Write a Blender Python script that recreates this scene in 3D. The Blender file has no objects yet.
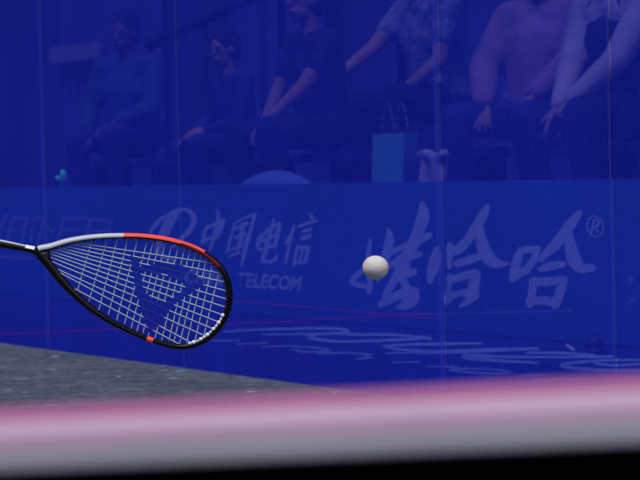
import bpy, bmesh, math, random
from mathutils import Vector, Matrix
from mathutils.geometry import tessellate_polygon
random.seed(7)
S = bpy.context.scene
COL = S.collection

# ------------------------------------------------------------------ camera maths
F = 2700.0
H = 0.70
PITCH = math.atan(72.0 / F)
ROLL = math.radians(1.4)
CAM = Vector((0, 0, H))
fw = Vector((0, math.cos(PITCH), -math.sin(PITCH)))
r0 = Vector((1, 0, 0)); u0 = Vector((0, math.sin(PITCH), math.cos(PITCH)))
UP = u0 * math.cos(ROLL) + r0 * math.sin(ROLL)
RT = r0 * math.cos(ROLL) - u0 * math.sin(ROLL)
def ray(px, py): return fw + RT * ((px - 320) / F) - UP * ((py - 240) / F)
def on_plane(px, py, P, n):
    d = ray(px, py); t = (P - CAM).dot(n) / d.dot(n)
    return CAM + d * t
Z = Vector((0, 0, 1))
def on_z(px, py, z=0.0): return on_plane(px, py, Vector((0, 0, z)), Z)

def wall_frame(a, b):
    """origin, direction to the image right, horizontal normal pointing away from the camera"""
    e = (b - a); e.z = 0; e.normalize()
    n = Vector((-e.y, e.x, 0))
    if n.dot(fw) < 0: n = -n
    return e, n
G0 = on_z(0, 343); G1 = on_z(330, 388)
ge, gn = wall_frame(G0, G1)
B0 = on_z(400, 328); B1 = on_z(640, 348)
be, bn = wall_frame(B0, B1)
BTOP = 0.63
def on_glass(px, py, off=0.0): return on_plane(px, py, G0 + gn * off, gn)
def on_board(px, py, off=0.0): return on_plane(px, py, B0 + bn * off, bn)

# ------------------------------------------------------------------ materials
def srgb(r, g, b):
    f = lambda c: (c / 255 / 12.92) if c / 255 <= .04045 else ((c / 255 + .055) / 1.055) ** 2.4
    return (f(r), f(g), f(b), 1)
def mat(name, col, rough=.6, noise=0.0, nscale=30.0, metallic=0.0, bump=0.0, spec=.3, emit=0.0):
    m = bpy.data.materials.new(name); m.use_nodes = True
    nt = m.node_tree; b = nt.nodes['Principled BSDF']
    b.inputs['Roughness'].default_value = rough; b.inputs['Metallic'].default_value = metallic
    b.inputs['Specular IOR Level'].default_value = spec
    tc = nt.nodes.new('ShaderNodeTexCoord'); no = nt.nodes.new('ShaderNodeTexNoise')
    no.inputs['Scale'].default_value = nscale; no.inputs['Detail'].default_value = 4
    nt.links.new(tc.outputs['Object'], no.inputs['Vector'])
    rp = nt.nodes.new('ShaderNodeValToRGB')
    k0, k1 = 1 - noise, 1 + noise
    rp.color_ramp.elements[0].position = .3; rp.color_ramp.elements[1].position = .7
    rp.color_ramp.elements[0].color = (col[0] * k0, col[1] * k0, col[2] * k0, 1)
    rp.color_ramp.elements[1].color = (min(1, col[0] * k1), min(1, col[1] * k1), min(1, col[2] * k1), 1)
    nt.links.new(no.outputs['Fac'], rp.inputs['Fac']); nt.links.new(rp.outputs['Color'], b.inputs['Base Color'])
    if bump:
        bp = nt.nodes.new('ShaderNodeBump'); bp.inputs['Strength'].default_value = bump
        bp.inputs['Distance'].default_value = .002
        nt.links.new(no.outputs['Fac'], bp.inputs['Height']); nt.links.new(bp.outputs['Normal'], b.inputs['Normal'])
    if emit:
        b.inputs['Emission Color'].default_value = col; b.inputs['Emission Strength'].default_value = emit
    return m

def film_mat(name, col, alpha, tint, amp=.26, dots=True):
    """blue one-way film printed on glass: diffuse ink over a blue tinted clear pane"""
    m = bpy.data.materials.new(name); m.use_nodes = True
    nt = m.node_tree; N = nt.nodes; L = nt.links
    for n in list(N): N.remove(n)
    out = N.new('ShaderNodeOutputMaterial'); mix = N.new('ShaderNodeMixShader')
    tr = N.new('ShaderNodeBsdfTransparent'); tr.inputs['Color'].default_value = tint
    df = N.new('ShaderNodeBsdfDiffuse')
    tc = N.new('ShaderNodeTexCoord')
    no = N.new('ShaderNodeTexNoise'); no.inputs['Scale'].default_value = 170; no.inputs['Detail'].default_value = 2
    n2 = N.new('ShaderNodeTexNoise'); n2.inputs['Scale'].default_value = 2; n2.inputs['Detail'].default_value = 3
    L.new(tc.outputs['Object'], no.inputs['Vector']); L.new(tc.outputs['Object'], n2.inputs['Vector'])
    ad = N.new('ShaderNodeMath'); ad.operation = 'MULTIPLY_ADD'
    ad.inputs[1].default_value = .35; L.new(n2.outputs['Fac'], ad.inputs[0])
    mr = N.new('ShaderNodeMapRange'); mr.inputs['From Min'].default_value = .3; mr.inputs['From Max'].default_value = .7
    mr.inputs['To Min'].default_value = 1 - amp - .175; mr.inputs['To Max'].default_value = 1 + amp - .175
    L.new(no.outputs['Fac'], mr.inputs['Value']); L.new(mr.outputs['Result'], ad.inputs[2])
    vm = N.new('ShaderNodeVectorMath'); vm.operation = 'SCALE'; vm.inputs[0].default_value = col[:3]
    L.new(ad.outputs[0], vm.inputs['Scale']); L.new(vm.outputs['Vector'], df.inputs['Color'])
    mix.inputs['Fac'].default_value = alpha
    L.new(tr.outputs[0], mix.inputs[1]); L.new(df.outputs[0], mix.inputs[2]); L.new(mix.outputs[0], out.inputs['Surface'])
    return m

M = {}
M['film'] = film_mat('blue_film_glass', (.015, .028, .55, 1), .64, (.62, .74, 1, 1))
M['clear'] = film_mat('clear_glass', (.1, .1, .5, 1), .03, (.95, .97, 1, 1))
M['fin'] = film_mat('pale_fin_glass', (.06, .09, .85, 1), .24, (.95, .95, 1, 1), amp=.3)
M['joint'] = film_mat('joint_glass', (.10, .12, .85, 1), .20, (.95, .95, 1, 1), amp=.3)
M['red_reflection'] = film_mat('painted_red_reflection', (.55, .01, .35, 1), .07, (1, .9, 1, 1), amp=.2)
M['pale_reflection'] = film_mat('painted_pale_reflection', (.25, .20, .75, 1), .07, (1, 1, 1, 1), amp=.2)
M['board'] = mat('board_blue', (.022, .115, .47, 1), .6, .04, 8)
M['ink'] = mat('pale_lettering', (.46, .50, .90, 1), .6, .10, 20)
M['base_shade_and_posts'] = mat('base_shade_and_post_blue', (.018, .08, .36, 1), .7)
M['ink_dim'] = mat('dim_lettering', (.17, .22, .62, 1), .6, .1, 20)
M['hallfloor'] = mat('hall_floor', (.006, .020, .22, 1), .8, .15, 3)
M['floor_ink'] = mat('floor_lettering', (.26, .31, .68, 1), .7, .15, 12)
M['hallwall'] = mat('hall_wall', (.006, .012, .10, 1), .9, .3, 1.0)

def floor_mat():
    m = bpy.data.materials.new('grey_court_boards'); m.use_nodes = True
    nt = m.node_tree; N = nt.nodes; L = nt.links; b = N['Principled BSDF']
    b.inputs['Roughness'].default_value = .75; b.inputs['Specular IOR Level'].default_value = .15
    tc = N.new('ShaderNodeTexCoord')
    mp = N.new('ShaderNodeMapping'); mp.inputs['Scale'].default_value = (1, 1, 1)
    L.new(tc.outputs['Object'], mp.inputs['Vector'])
    n1 = N.new('ShaderNodeTexNoise'); n1.inputs['Scale'].default_value = 3.5; n1.inputs['Detail'].default_value = 8; n1.inputs['Roughness'].default_value = .7
    n2 = N.new('ShaderNodeTexNoise'); n2.inputs['Scale'].default_value = 24; n2.inputs['Detail'].default_value = 5
    n3 = N.new('ShaderNodeTexVoronoi'); n3.inputs['Scale'].default_value = 15
    for n in (n1, n2): L.new(mp.outputs['Vector'], n.inputs['Vector'])
    r1 = N.new('ShaderNodeValToRGB'); r1.color_ramp.elements[0].position = .3; r1.color_ramp.elements[1].position = .72
    r1.color_ramp.elements[0].color = (.056, .068, .090, 1); r1.color_ramp.elements[1].color = (.125, .145, .18, 1)
    L.new(n1.outputs['Fac'], r1.inputs['Fac'])
    # fine grain
    r2 = N.new('ShaderNodeMapRange'); r2.inputs['From Min'].default_value = .3; r2.inputs['From Max'].default_value = .7
    r2.inputs['To Min'].default_value = .5; r2.inputs['To Max'].default_value = 1.4
    L.new(n2.outputs['Fac'], r2.inputs['Value'])
    sc = N.new('ShaderNodeVectorMath'); sc.operation = 'SCALE'
    L.new(r1.outputs['Color'], sc.inputs[0]); L.new(r2.outputs['Result'], sc.inputs['Scale'])
    # pale scuffs
    wob = N.new('ShaderNodeVectorMath'); wob.operation = 'MULTIPLY_ADD'; wob.inputs[1].default_value = (.06, .06, .0)
    L.new(n2.outputs['Color'], wob.inputs[0]); L.new(mp.outputs['Vector'], wob.inputs[2]); L.new(wob.outputs['Vector'], n3.inputs['Vector'])
    sep = N.new('ShaderNodeSeparateColor'); L.new(n3.outputs['Color'], sep.inputs[0])
    sz = N.new('ShaderNodeMapRange'); sz.inputs['From Min'].default_value = .80; sz.inputs['From Max'].default_value = 1
    sz.inputs['To Min'].default_value = 0.0; sz.inputs['To Max'].default_value = .34; L.new(sep.outputs[0], sz.inputs['Value'])
    r3 = N.new('ShaderNodeMath'); r3.operation = 'LESS_THAN'
    L.new(n3.outputs['Distance'], r3.inputs[0]); L.new(sz.outputs['Result'], r3.inputs[1])
    mx = N.new('ShaderNodeMix'); mx.data_type = 'RGBA'
    L.new(r3.outputs[0], mx.inputs[0]); L.new(sc.outputs['Vector'], mx.inputs[6]); mx.inputs[7].default_value = (.30, .34, .38, 1)
    # board seams
    wv = N.new('ShaderNodeTexWave'); wv.wave_type = 'BANDS'; wv.bands_direction = 'Y'; wv.inputs['Scale'].default_value = 1.6
    wv.inputs['Distortion'].default_value = .4
    L.new(mp.outputs['Vector'], wv.inputs['Vector'])
    r4 = N.new('ShaderNodeMapRange'); r4.inputs['From Min'].default_value = 0; r4.inputs['From Max'].default_value = .12
    r4.inputs['To Min'].default_value = .72; r4.inputs['To Max'].default_value = 1
    L.new(wv.outputs['Fac'], r4.inputs['Value'])
    s2 = N.new('ShaderNodeVectorMath'); s2.operation = 'SCALE'
    L.new(mx.outputs[2], s2.inputs[0]); L.new(r4.outputs['Result'], s2.inputs['Scale'])
    L.new(s2.outputs['Vector'], b.inputs['Base Color'])
    return m
M['court'] = floor_mat()
M['black'] = mat('black_lacquer', (.002, .002, .004, 1), .4, spec=.22)
M['black_matt'] = mat('black_panel', (.0004, .0004, .0008, 1), .9, spec=0)
M['white'] = mat('white_padding', (.78, .53, .69, 1), .6, .03, 30)
M['tape'] = mat('red_tape', (.44, .145, .30, 1), .6, .05, 40)
M['shade_grey'] = mat('painted_shade_grey', (.40, .39, .45, 1), .6, .03, 30)
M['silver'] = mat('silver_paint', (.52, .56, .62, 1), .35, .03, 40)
M['red'] = mat('red_paint', (1.0, .10, .055, 1), .4, .05, 60)
M['darkred'] = mat('dark_red_paint', (.22, .008, .012, 1), .45)
M['string'] = mat('pale_string', (.42, .53, .56, 1), .5, .05, 60)
M['string_dye'] = mat('dyed_string', (.014, .030, .30, 1), .5)
M['grip'] = mat('black_grip', (.01, .01, .012, 1), .8, .3, 90, bump=.5)
M['mark'] = mat('white_mark', (.85, .87, .9, 1), .5)
M['ball'] = mat('white_rubber', (.66, .63, .58, 1), .75, .07, 160, bump=.6, spec=.15)
M['steel'] = mat('rail_steel', (.10, .12, .20, 1), .5)
M['bench'] = mat('bench_plastic', (.01, .02, .12, 1), .6)

# ------------------------------------------------------------------ object helpers
def link(name, me, m=None, parent=None):
    o = bpy.data.objects.new(name, me); COL.objects.link(o)
    if me is not None and m is not None:
        for x in (m if isinstance(m, (list, tuple)) else [m]): me.materials.append(x)
    if parent is not None:
        o.parent = parent; o.matrix_parent_inverse = Matrix.Translation(parent.location).inverted() if parent.rotation_euler.z == 0 else parent.matrix_basis.inverted()
    return o
def obj(name, bm, m=None, parent=None, smooth=False):
    me = bpy.data.meshes.new(name)
    if smooth:
        for f in bm.faces: f.smooth = True
    bm.to_mesh(me); bm.free()
    return link(name, me, m, parent)
def tag(o, label=None, cat=None, group=None, kind=None):
    if label: o['label'] = label
    if cat: o['category'] = cat
    if group: o['group'] = group
    if kind: o['kind'] = kind
    return o
def thing(name, label, cat, loc, group=None):
    o = bpy.data.objects.new(name, None); COL.objects.link(o); o.location = loc; o.empty_display_size = .05
    return tag(o, label, cat, group)
def add_hull(bm, bottom, top, mi=0):
    """prism between two equal rings of points"""
    a = [bm.verts.new(p) for p in bottom]; b = [bm.verts.new(p) for p in top]; n = len(a)
    fs = [bm.faces.new(a[::-1]), bm.faces.new(b)]
    for i in range(n): fs.append(bm.faces.new((a[i], a[(i + 1) % n], b[(i + 1) % n], b[i])))
    for f in fs: f.material_index = mi
    return fs
def oriented_box(bm, P, e, n, a, b, d0, d1, z0, z1, mi=0):
    """box spanning a..b along e, d0..d1 along n, z0..z1 in height, from P"""
    c = [P + e * a + n * d0, P + e * b + n * d0, P + e * b + n * d1, P + e * a + n * d1]
    return add_hull(bm, [Vector((q.x, q.y, z0)) for q in c], [Vector((q.x, q.y, z1)) for q in c], mi)
def fixn(bm): bmesh.ops.recalc_face_normals(bm, faces=bm.faces[:])
def boxo(name, P, e, n, a, b, d0, d1, z0, z1, m, parent=None, bevel=0):
    bm = bmesh.new(); oriented_box(bm, P, e, n, a, b, d0, d1, z0, z1); fixn(bm)
    if bevel: bmesh.ops.bevel(bm, geom=bm.edges[:], offset=bevel, segments=2, affect='EDGES')
    return obj(name, bm, m, parent)

def smooth_path(pts, n=8, closed=False):
    """Catmull-Rom through tuples of any length"""
    out = []; k = len(pts)
    g = (lambda i: pts[i % k]) if closed else (lambda i: pts[max(0, min(k - 1, i))])
    for i in range(k if closed else k - 1):
        p0, p1, p2, p3 = g(i - 1), g(i), g(i + 1), g(i + 2)
        for j in range(n):
            t = j / n
            out.append(tuple(.5 * (2 * b + (c - a) * t + (2 * a - 5 * b + 4 * c - d) * t * t + (3 * b - a - 3 * c + d) * t ** 3)
                             for a, b, c, d in zip(p0, p1, p2, p3)))
    if not closed: out.append(tuple(pts[-1]))
    return out

def ribbon_px(bm, pts, to3d, lift, mi=0):
    """a flat brush stroke: pts = (x, y, width) in picture-measured units carried onto a real plane"""
    P = smooth_path(pts, 5) if len(pts) > 2 else list(pts)
    L_, R_ = [], []
    for i, (x, y, w) in enumerate(P):
        a = P[max(0, i - 1)]; b = P[min(len(P) - 1, i + 1)]
        dx, dy = b[0] - a[0], b[1] - a[1]; l = math.hypot(dx, dy) or 1
        nx, ny = -dy / l, dx / l
        L_.append((x + nx * w / 2, y + ny * w / 2)); R_.append((x - nx * w / 2, y - ny * w / 2))
    vl = [bm.verts.new(to3d(*p, lift)) for p in L_]; vr = [bm.verts.new(to3d(*p, lift)) for p in R_]
    for i in range(len(P) - 1):
        bm.faces.new((vl[i], vl[i + 1], vr[i + 1], vr[i])).material_index = mi
    for idx, s in ((0, 1), (len(P) - 1, -1)):      # rounded ends
        x, y, w = P[idx]; q = P[1] if s == 1 else P[-2]
        ang = math.atan2(y - q[1], x - q[0])
        ring = [bm.verts.new(to3d(x + math.cos(ang + t) * w / 2, y + math.sin(ang + t) * w / 2, lift)) for t in [(-.5 + k / 6) * math.pi for k in range(7)]]
        bm.faces.new(ring).material_index = mi

# ------------------------------------------------------------------ the court and hall shell
# grey court floor
gt1 = 9.0
bm = bmesh.new(); oriented_box(bm, G0, ge, gn, -9, 19, -16, 0.02, -.25, 0.0); fixn(bm)
fl = obj('floor', bm, M['court']); tag(fl, kind='structure')
# hall floor between glass and boards
bm = bmesh.new(); oriented_box(bm, G0, ge, gn, -12, 19, 0.021, 12, -.25, -.004); fixn(bm)
hf = obj('floor', bm, M['hallfloor']); tag(hf, kind='structure')

# glass panes; joints at measured positions
joint_px = [(44, 90), (178.7, 90), (440, 90), (610.7, 90)]
ts = [(on_glass(*p) - G0).dot(ge) for p in joint_px]
edges = [ts[0] - 2.1] + ts + [ts[-1] + 1.2, ts[-1] + 3.0]
edges = [-7.5] + edges
GH = 3.4
for i in range(len(edges) - 1):
    bm = bmesh.new()
    oriented_box(bm, G0, ge, gn, edges[i] + .002, edges[i + 1] - .002, 0, .012, 0, GH, 1)
    fixn(bm)
    for f in bm.faces:
        if f.normal.dot(gn) < -.9: f.material_index = 0
    tag(obj('window_%d' % (i + 1), bm, [M['film'], M['clear']]), 'blue tinted glass court wall pane', kind='structure')
k = 1
for t, wide in zip(ts, (1, 0, 1, 0)):
    bm = bmesh.new()
    if wide: oriented_box(bm, G0, ge, gn, t - .019, t + .019, -.010, -.002, 0, GH)
    else: oriented_box(bm, G0, ge, gn, t - .006, t + .006, -.006, -.002, 0, GH)
    fixn(bm)
    for f in bm.faces: f.material_index = 0 if f.normal.dot(gn) < -.9 else 1
    tag(obj('trim_and_reflection_%d' % k, bm, [M['fin'] if wide else M['joint'], M['clear']]), kind='structure'); k += 1

# court-line reflections painted as faint strips low on the glass
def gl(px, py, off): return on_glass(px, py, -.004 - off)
for pts, m in (([(-20, 335.2, 2.6), (110, 329.5, 2.4), (230, 324.2, 2.4), (425, 314, 2.4)], 'red_reflection'),
               ([(215, 299.5, 2.0), (300, 306.5, 2.0), (440, 319, 2.0)], 'red_reflection'),
               ([(395, 315, 2.2), (480, 312.8, 2.0), (572, 310.5, 2.0)], 'pale_reflection')):
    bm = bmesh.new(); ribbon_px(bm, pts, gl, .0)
    tag(obj('trim_and_reflection_%d' % k, bm, M[m]), kind='structure'); k += 1

# hall back wall, seating platform
bm = bmesh.new(); oriented_box(bm, B0, be, bn, -30, 14, 3.6, 3.75, -.25, 6.0); fixn(bm)
tag(obj('wall_back', bm, M['hallwall']), kind='structure')
PZ = .35
bm = bmesh.new()
oriented_box(bm, B0, be, bn, -30, 14, .14, 1.15, -.004, PZ)
oriented_box(bm, B0, be, bn, -30, 14, 1.15, 3.6, -.004, PZ + .17); fixn(bm)
tag(obj('floor', bm, mat('stand_carpet', (.004, .006, .09, 1), .9, .2, 5)), kind='structure')

# ------------------------------------------------------------------ sponsor boards
def bd(px, py, off): return on_board(px, py, -off)
def bt(px, py=250): return (on_board(px, py) - B0).dot(be)
cuts = [bt(-60), bt(128), bt(340), bt(617), bt(617) + 2.6]
labels = ['blue advertising board with blurred slanted lettering behind the racket throat',
          'blue advertising board with a swoosh emblem and the word TELECOM',
          'blue advertising board with large brushed characters and a registered mark, behind the ball',
          'blue advertising board at the far right edge with only faint marks']
boards = []
for i in range(4):
    a, b = cuts[i], cuts[i + 1]
    base = B0 + be * ((a + b) / 2); base.z = 0
    t = thing('advertising_board', labels[i], 'advertising board', base)
    boxo('panel', B0, be, bn, a + .002, b - .002, 0, .04, .014, BTOP, M['board'], t)
    boxo('base_shade_strip', B0, be, bn, a + .002, b - .002, -.003, .043, 0, .014, M['base_shade_and_posts'], t)  # thin darker strip painted as the shadow line at the board base
    for s in (.12, .88):
        q = a + (b - a) * s
        bm = bmesh.new(); oriented_box(bm, B0, be, bn, q - .02, q + .02, .041, .10, 0, .5); fixn(bm)
        obj('support_post', bm, M['base_shade_and_posts'], t)
    boards.append(t)

def glyph(board, x0, y0, s, strokes, m='ink', name='character', lift=.0008):
    wf = 1.18 if s == 3.69 or s == 3.43 else 1.1
    bm = bmesh.new()
    for j, st in enumerate(strokes):
        ribbon_px(bm, [(x0 + p[0] / s, y0 + p[1] / s, wf * p[2] / s) for p in st], bd, lift + j * .00008)
    return obj(name, bm, M[m], board)
W = boards[2]
glyph(W, 350, 185, 3.43, [
    [(70, 190, 8), (64, 230, 14), (62, 275, 16), (68, 330, 16), (64, 368, 12)],
    [(55, 285, 8), (20, 312, 18), (8, 335, 14), (40, 345, 16), (72, 352, 12)],
    [(130, 152, 10), (136, 185, 24), (126, 235, 28), (112, 285, 20), (95, 330, 8)],
    [(118, 245, 12), (150, 228, 16), (195, 205, 16)],
    [(248, 68, 18), (252, 105, 36), (236, 155, 34), (215, 205, 34), (188, 255, 32), (160, 310, 26), (135, 355, 22), (118, 385, 14)],
    [(195, 215, 22), (235, 190, 26), (272, 172, 18)],
    [(140, 275, 18), (190, 248, 28), (238, 238, 20)],
    [(145, 330, 18), (185, 308, 26), (218, 298, 22)],
    [(105, 410, 18), (145, 388, 26), (195, 365, 24), (226, 362, 20)],
    [(226, 362, 18), (218, 392, 34), (188, 412, 28), (165, 418, 12)],
    [(185, 250, 20), (195, 280, 22), (180, 320, 22), (195, 355, 22), (185, 385, 22)]])
glyph(W, 420, 190, 3.69, [
    [(62, 220, 22), (50, 262, 28), (40, 300, 26), (38, 335, 20)],
    [(55, 225, 14), (70, 240, 16), (66, 280, 16), (48, 310, 20)],
    [(112, 205, 20), (108, 245, 20), (108, 285, 12)],
    [(248, 60, 16), (232, 95, 30), (205, 140, 32), (175, 185, 28), (140, 220, 30), (108, 232, 22)],
    [(215, 130, 24), (226, 185, 34), (244, 238, 44), (275, 268, 34), (322, 272, 12)],
    [(136, 272, 22), (170, 262, 26), (212, 248, 24)],
    [(108, 320, 20), (106, 365, 16), (100, 410, 24)],
    [(112, 332, 22), (160, 318, 26), (205, 305, 24)],
    [(208, 308, 26), (200, 350, 34), (186, 395, 32)],
    [(98, 405, 24), (140, 382, 20), (205, 385, 28)],
    [(148, 430, 10), (175, 412, 22), (205, 392, 22)]])
glyph(W, 500, 190, 3.69, [
    [(78, 222, 20), (62, 262, 30), (48, 325, 26)],
    [(70, 222, 14), (105, 220, 24), (140, 216, 18)],
    [(138, 216, 18), (125, 255, 24), (95, 300, 24)],
    [(45, 332, 18), (70, 310, 26), (98, 288, 22)],
    [(292, 86, 20), (258, 130, 34), (215, 190, 34), (180, 225, 28), (150, 256, 18)],
    [(252, 150, 24), (260, 205, 36), (276, 262, 44), (300, 288, 32), (342, 288, 22)],
    [(148, 292, 16), (185, 282, 28), (232, 274, 22)],
    [(118, 338, 22), (175, 338, 28), (238, 330, 22)],
    [(125, 335, 24), (118, 380, 26), (110, 425, 20)],
    [(236, 336, 24), (222, 375, 30), (205, 425, 26)],
    [(108, 412, 26), (155, 408, 26), (208, 415, 32)]])
ang = [k * math.pi / 12 for k in range(25)]
rc = math.radians(-15)
ring = [(351 + 29 * math.cos(a) * math.cos(rc) * 1 - 37 * math.sin(a) * math.sin(rc) * -1 * -1, 135 + 37 * math.sin(a) + 29 * math.cos(a) * math.sin(rc), 4.5) for a in ang]
glyph(W, 500, 190, 3.69, [ring, [(338, 158, 6), (346, 112, 6)], [(346, 112, 5), (362, 114, 6), (362, 130, 6), (345, 136, 5)], [(350, 136, 5), (362, 158, 6)]], name='registered_mark')
glyph(boards[3], 500, 190, 3.69, [[(476, 318, 10), (486, 332, 16), (480, 345, 8)]], m='ink_dim', name='faint_mark')
glyph(boards[3], 500, 190, 3.69, [[(460, 422, 6), (482, 412, 10), (505, 398, 6)]], m='ink_dim', name='faint_mark')
T = boards[1]
glyph(T, 140, 195, 4.57, [
    [(125, 88, 4), (90, 115, 16), (60, 150, 18), (48, 175, 10)],
    [(190, 66, 12), (155, 90, 40), (128, 135, 44), (105, 190, 40), (85, 235, 30), (70, 262, 12)],
    [(208, 66, 16), (238, 85, 22), (246, 115, 24), (228, 160, 22), (188, 200, 20), (150, 235, 14)],
    [(75, 245, 14), (110, 285, 20), (160, 300, 14)]], name='emblem')
glyph(T, 140, 195, 4.57, [
    [(355, 72, 10), (358, 110, 18), (345, 170, 22), (318, 255, 10)],
    [(308, 140, 8), (292, 180, 18), (288, 220, 12)], [(300, 152, 12), (345, 132, 16), (384, 112, 14)],
    [(382, 112, 16), (370, 150, 18), (352, 195, 12)], [(285, 212, 16), (320, 198, 14), (355, 182, 14)]])
glyph(T, 225, 200, 4.8, [
    [(48, 112, 8), (30, 170, 12), (10, 250, 12)], [(45, 112, 8), (95, 85, 9), (145, 68, 12)],
    [(142, 68, 16), (125, 140, 16), (100, 220, 20), (80, 312, 12)], [(55, 135, 12), (105, 112, 18)], [(45, 182, 12), (95, 162, 18)],
    [(85, 115, 18), (78, 180, 22), (60, 240, 14)], [(30, 240, 14), (78, 220, 16)], [(12, 275, 8), (70, 252, 12)]])
glyph(T, 225, 200, 4.8, [
    [(235, 92, 10), (212, 180, 20), (190, 255, 22), (180, 285, 16)], [(178, 292, 16), (215, 298, 16), (242, 285, 16), (246, 262, 8)],
    [(172, 192, 12), (205, 142, 14), (262, 112, 16)], [(262, 112, 18), (252, 165, 20), (240, 222, 16)],
    [(172, 240, 14), (240, 215, 16)], [(178, 200, 12), (250, 165, 14)], [(172, 160, 10), (160, 210, 20), (160, 235, 12)]])
glyph(T, 225, 200, 4.8, [
    [(333, 125, 10), (318, 165, 14), (290, 210, 10)], [(318, 170, 14), (304, 235, 14), (290, 305, 10)],
    [(408, 68, 14), (418, 85, 18)], [(352, 128, 10), (395, 112, 14), (440, 100, 12)], [(372, 152, 14), (412, 140, 14)],
    [(370, 185, 18), (408, 172, 20)], [(350, 222, 14), (340, 265, 16), (330, 312, 14)], [(345, 232, 12), (402, 224, 14)],
    [(400, 224, 16), (386, 300, 16)], [(335, 300, 14), (386, 298, 16)], [(372, 240, 12), (360, 296, 12)]])
def text_px(board, txt, p0, ax, ay, size_u, m='ink', name='lettering', bold=.03):
    cu = bpy.data.curves.new('t', 'FONT'); cu.body = txt; cu.size = 1.0; cu.offset = bold
    tmp = bpy.data.objects.new('t', cu); COL.objects.link(tmp)
    dg = bpy.context.evaluated_depsgraph_get(); dg.update()
    me = bpy.data.meshes.new_from_object(tmp.evaluated_get(dg))
    w = max(v.co.x for v in me.vertices); h = max(v.co.y for v in me.vertices); x0 = min(v.co.x for v in me.vertices)
    for v in me.vertices:
        u = (v.co.x - x0) / (w - x0); vv = v.co.y / h
        v.co = bd(p0[0] + ax[0] * u + ay[0] * vv, p0[1] + ax[1] * u + ay[1] * vv, .0012)
    bpy.data.objects.remove(tmp); me.materials.clear()
    return link(name, me, M[m], board)
text_px(T, 'TELECOM', (236.0, 286.2), (64, 4.2), (2.6, -14.0), 1)
text_px(T, 'CHINA', (184.0, 282.8), (47, 3.1), (2.6, -13.5), 1)
A = boards[0]
glyph(A, 0, 200, 4.57, [[(2, 118, 12), (30, 72, 16)], [(-30, 80, 14), (0, 120, 16), (-10, 190, 14)]], m='ink_dim')
glyph(A, 0, 200, 4.57, [[(62, 78, 15), (25, 205, 15)], [(55, 84, 14), (128, 84, 14)], [(124, 84, 16), (96, 205, 16)], [(45, 140, 12), (112, 140, 12)]], m='ink_dim')
glyph(A, 0, 200, 4.57, [[(150, 95, 14), (185, 78, 16)], [(205, 76, 14), (172, 200, 14)], [(150, 120, 10), (140, 190, 14)], [(215, 120, 14), (240, 150, 14)]], m='ink_dim')
glyph(A, 0, 200, 4.57, [[(290, 84, 16), (392, 84, 16)], [(292, 84, 14), (262, 192, 14)], [(280, 136, 12), (370, 136, 12)], [(262, 190, 14), (350, 190, 14)]], m='ink_dim')
glyph(A, 0, 200, 4.57, [[(412, 90, 16), (512, 94, 16)], [(412, 90, 14), (392, 190, 14)], [(508, 94, 16), (490, 150, 16)], [(404, 140, 12), (492, 142, 12)]], m='ink_dim')
glyph(A, 0, 200, 4.57, [[(-20, 258, 20), (60, 262, 20)], [(80, 262, 20), (140, 268, 18)]], m='ink_dim', name='small_lettering')

# lettering on the hall floor behind the glass: a floor decal
def flr(px, py, off): return on_z(px, py, -.003 + off)
FS = [(200, 300, 2.91, [
    [(70, 92, 5), (170, 86, 6), (250, 84, 7), (370, 82, 8), (428, 88, 8), (400, 97, 6), (180, 100, 5)],
    [(640, 108, 7), (560, 101, 7), (470, 100, 7), (370, 98, 7), (312, 108, 9), (380, 119, 9), (470, 120, 7), (590, 115, 8), (640, 113, 6)],
    [(30, 118, 5), (115, 118, 5)], [(105, 128, 5), (195, 125, 5)],
    [(180, 136, 4), (265, 134, 5)], [(255, 134, 5), (340, 139, 6), (380, 148, 7), (310, 151, 6), (268, 143, 5)],
    [(345, 156, 5), (430, 154, 6), (508, 163, 9), (455, 172, 5)],
    [(535, 134, 8), (640, 128, 8)], [(538, 136, 8), (580, 144, 8), (640, 147, 8)], [(560, 182, 5), (640, 180, 5)], [(540, 155, 5), (640, 153, 5)]]),
    (420, 300, 2.91, [
    [(0, 108, 8), (30, 112, 9)], [(0, 129, 8), (90, 127, 8), (180, 126, 6)],
    [(0, 151, 12), (110, 150, 12), (200, 146, 12), (342, 141, 8)],
    [(260, 166, 6), (150, 160, 7), (128, 168, 9), (220, 176, 9), (342, 183, 7)],
    [(150, 163, 8), (300, 166, 8), (400, 166, 7), (560, 165, 8)], [(310, 154, 7), (400, 154, 8), (505, 160, 8)],
    [(640, 174, 6), (520, 177, 8), (412, 188, 10), (450, 199, 10), (540, 204, 9), (640, 206, 9)],
    [(510, 184, 8), (560, 190, 8), (640, 186, 8)],
    [(20, 193, 5), (110, 195, 5)], [(85, 204, 5), (150, 211, 8), (225, 214, 8), (268, 210, 6), (200, 201, 6), (90, 200, 5)],
    [(290, 221, 5), (362, 218, 6)], [(328, 233, 6), (420, 231, 8), (520, 240, 6)], [(545, 232, 6), (640, 238, 6)]])]
fd = thing('floor_decal', 'pale brushed lettering decal lying on the blue floor behind the glass', 'floor decal', on_z(430, 350, -.003))
n = 0
for x0, y0, s, sts in FS:
    for st in sts:
        n += 1
        bm = bmesh.new(); ribbon_px(bm, [(x0 + a / s, y0 + b / s, w / s) for a, b, w in st], flr, 0.0004 + .00006 * n)
        obj('brush_stroke', bm, M['floor_ink'], fd)
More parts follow.
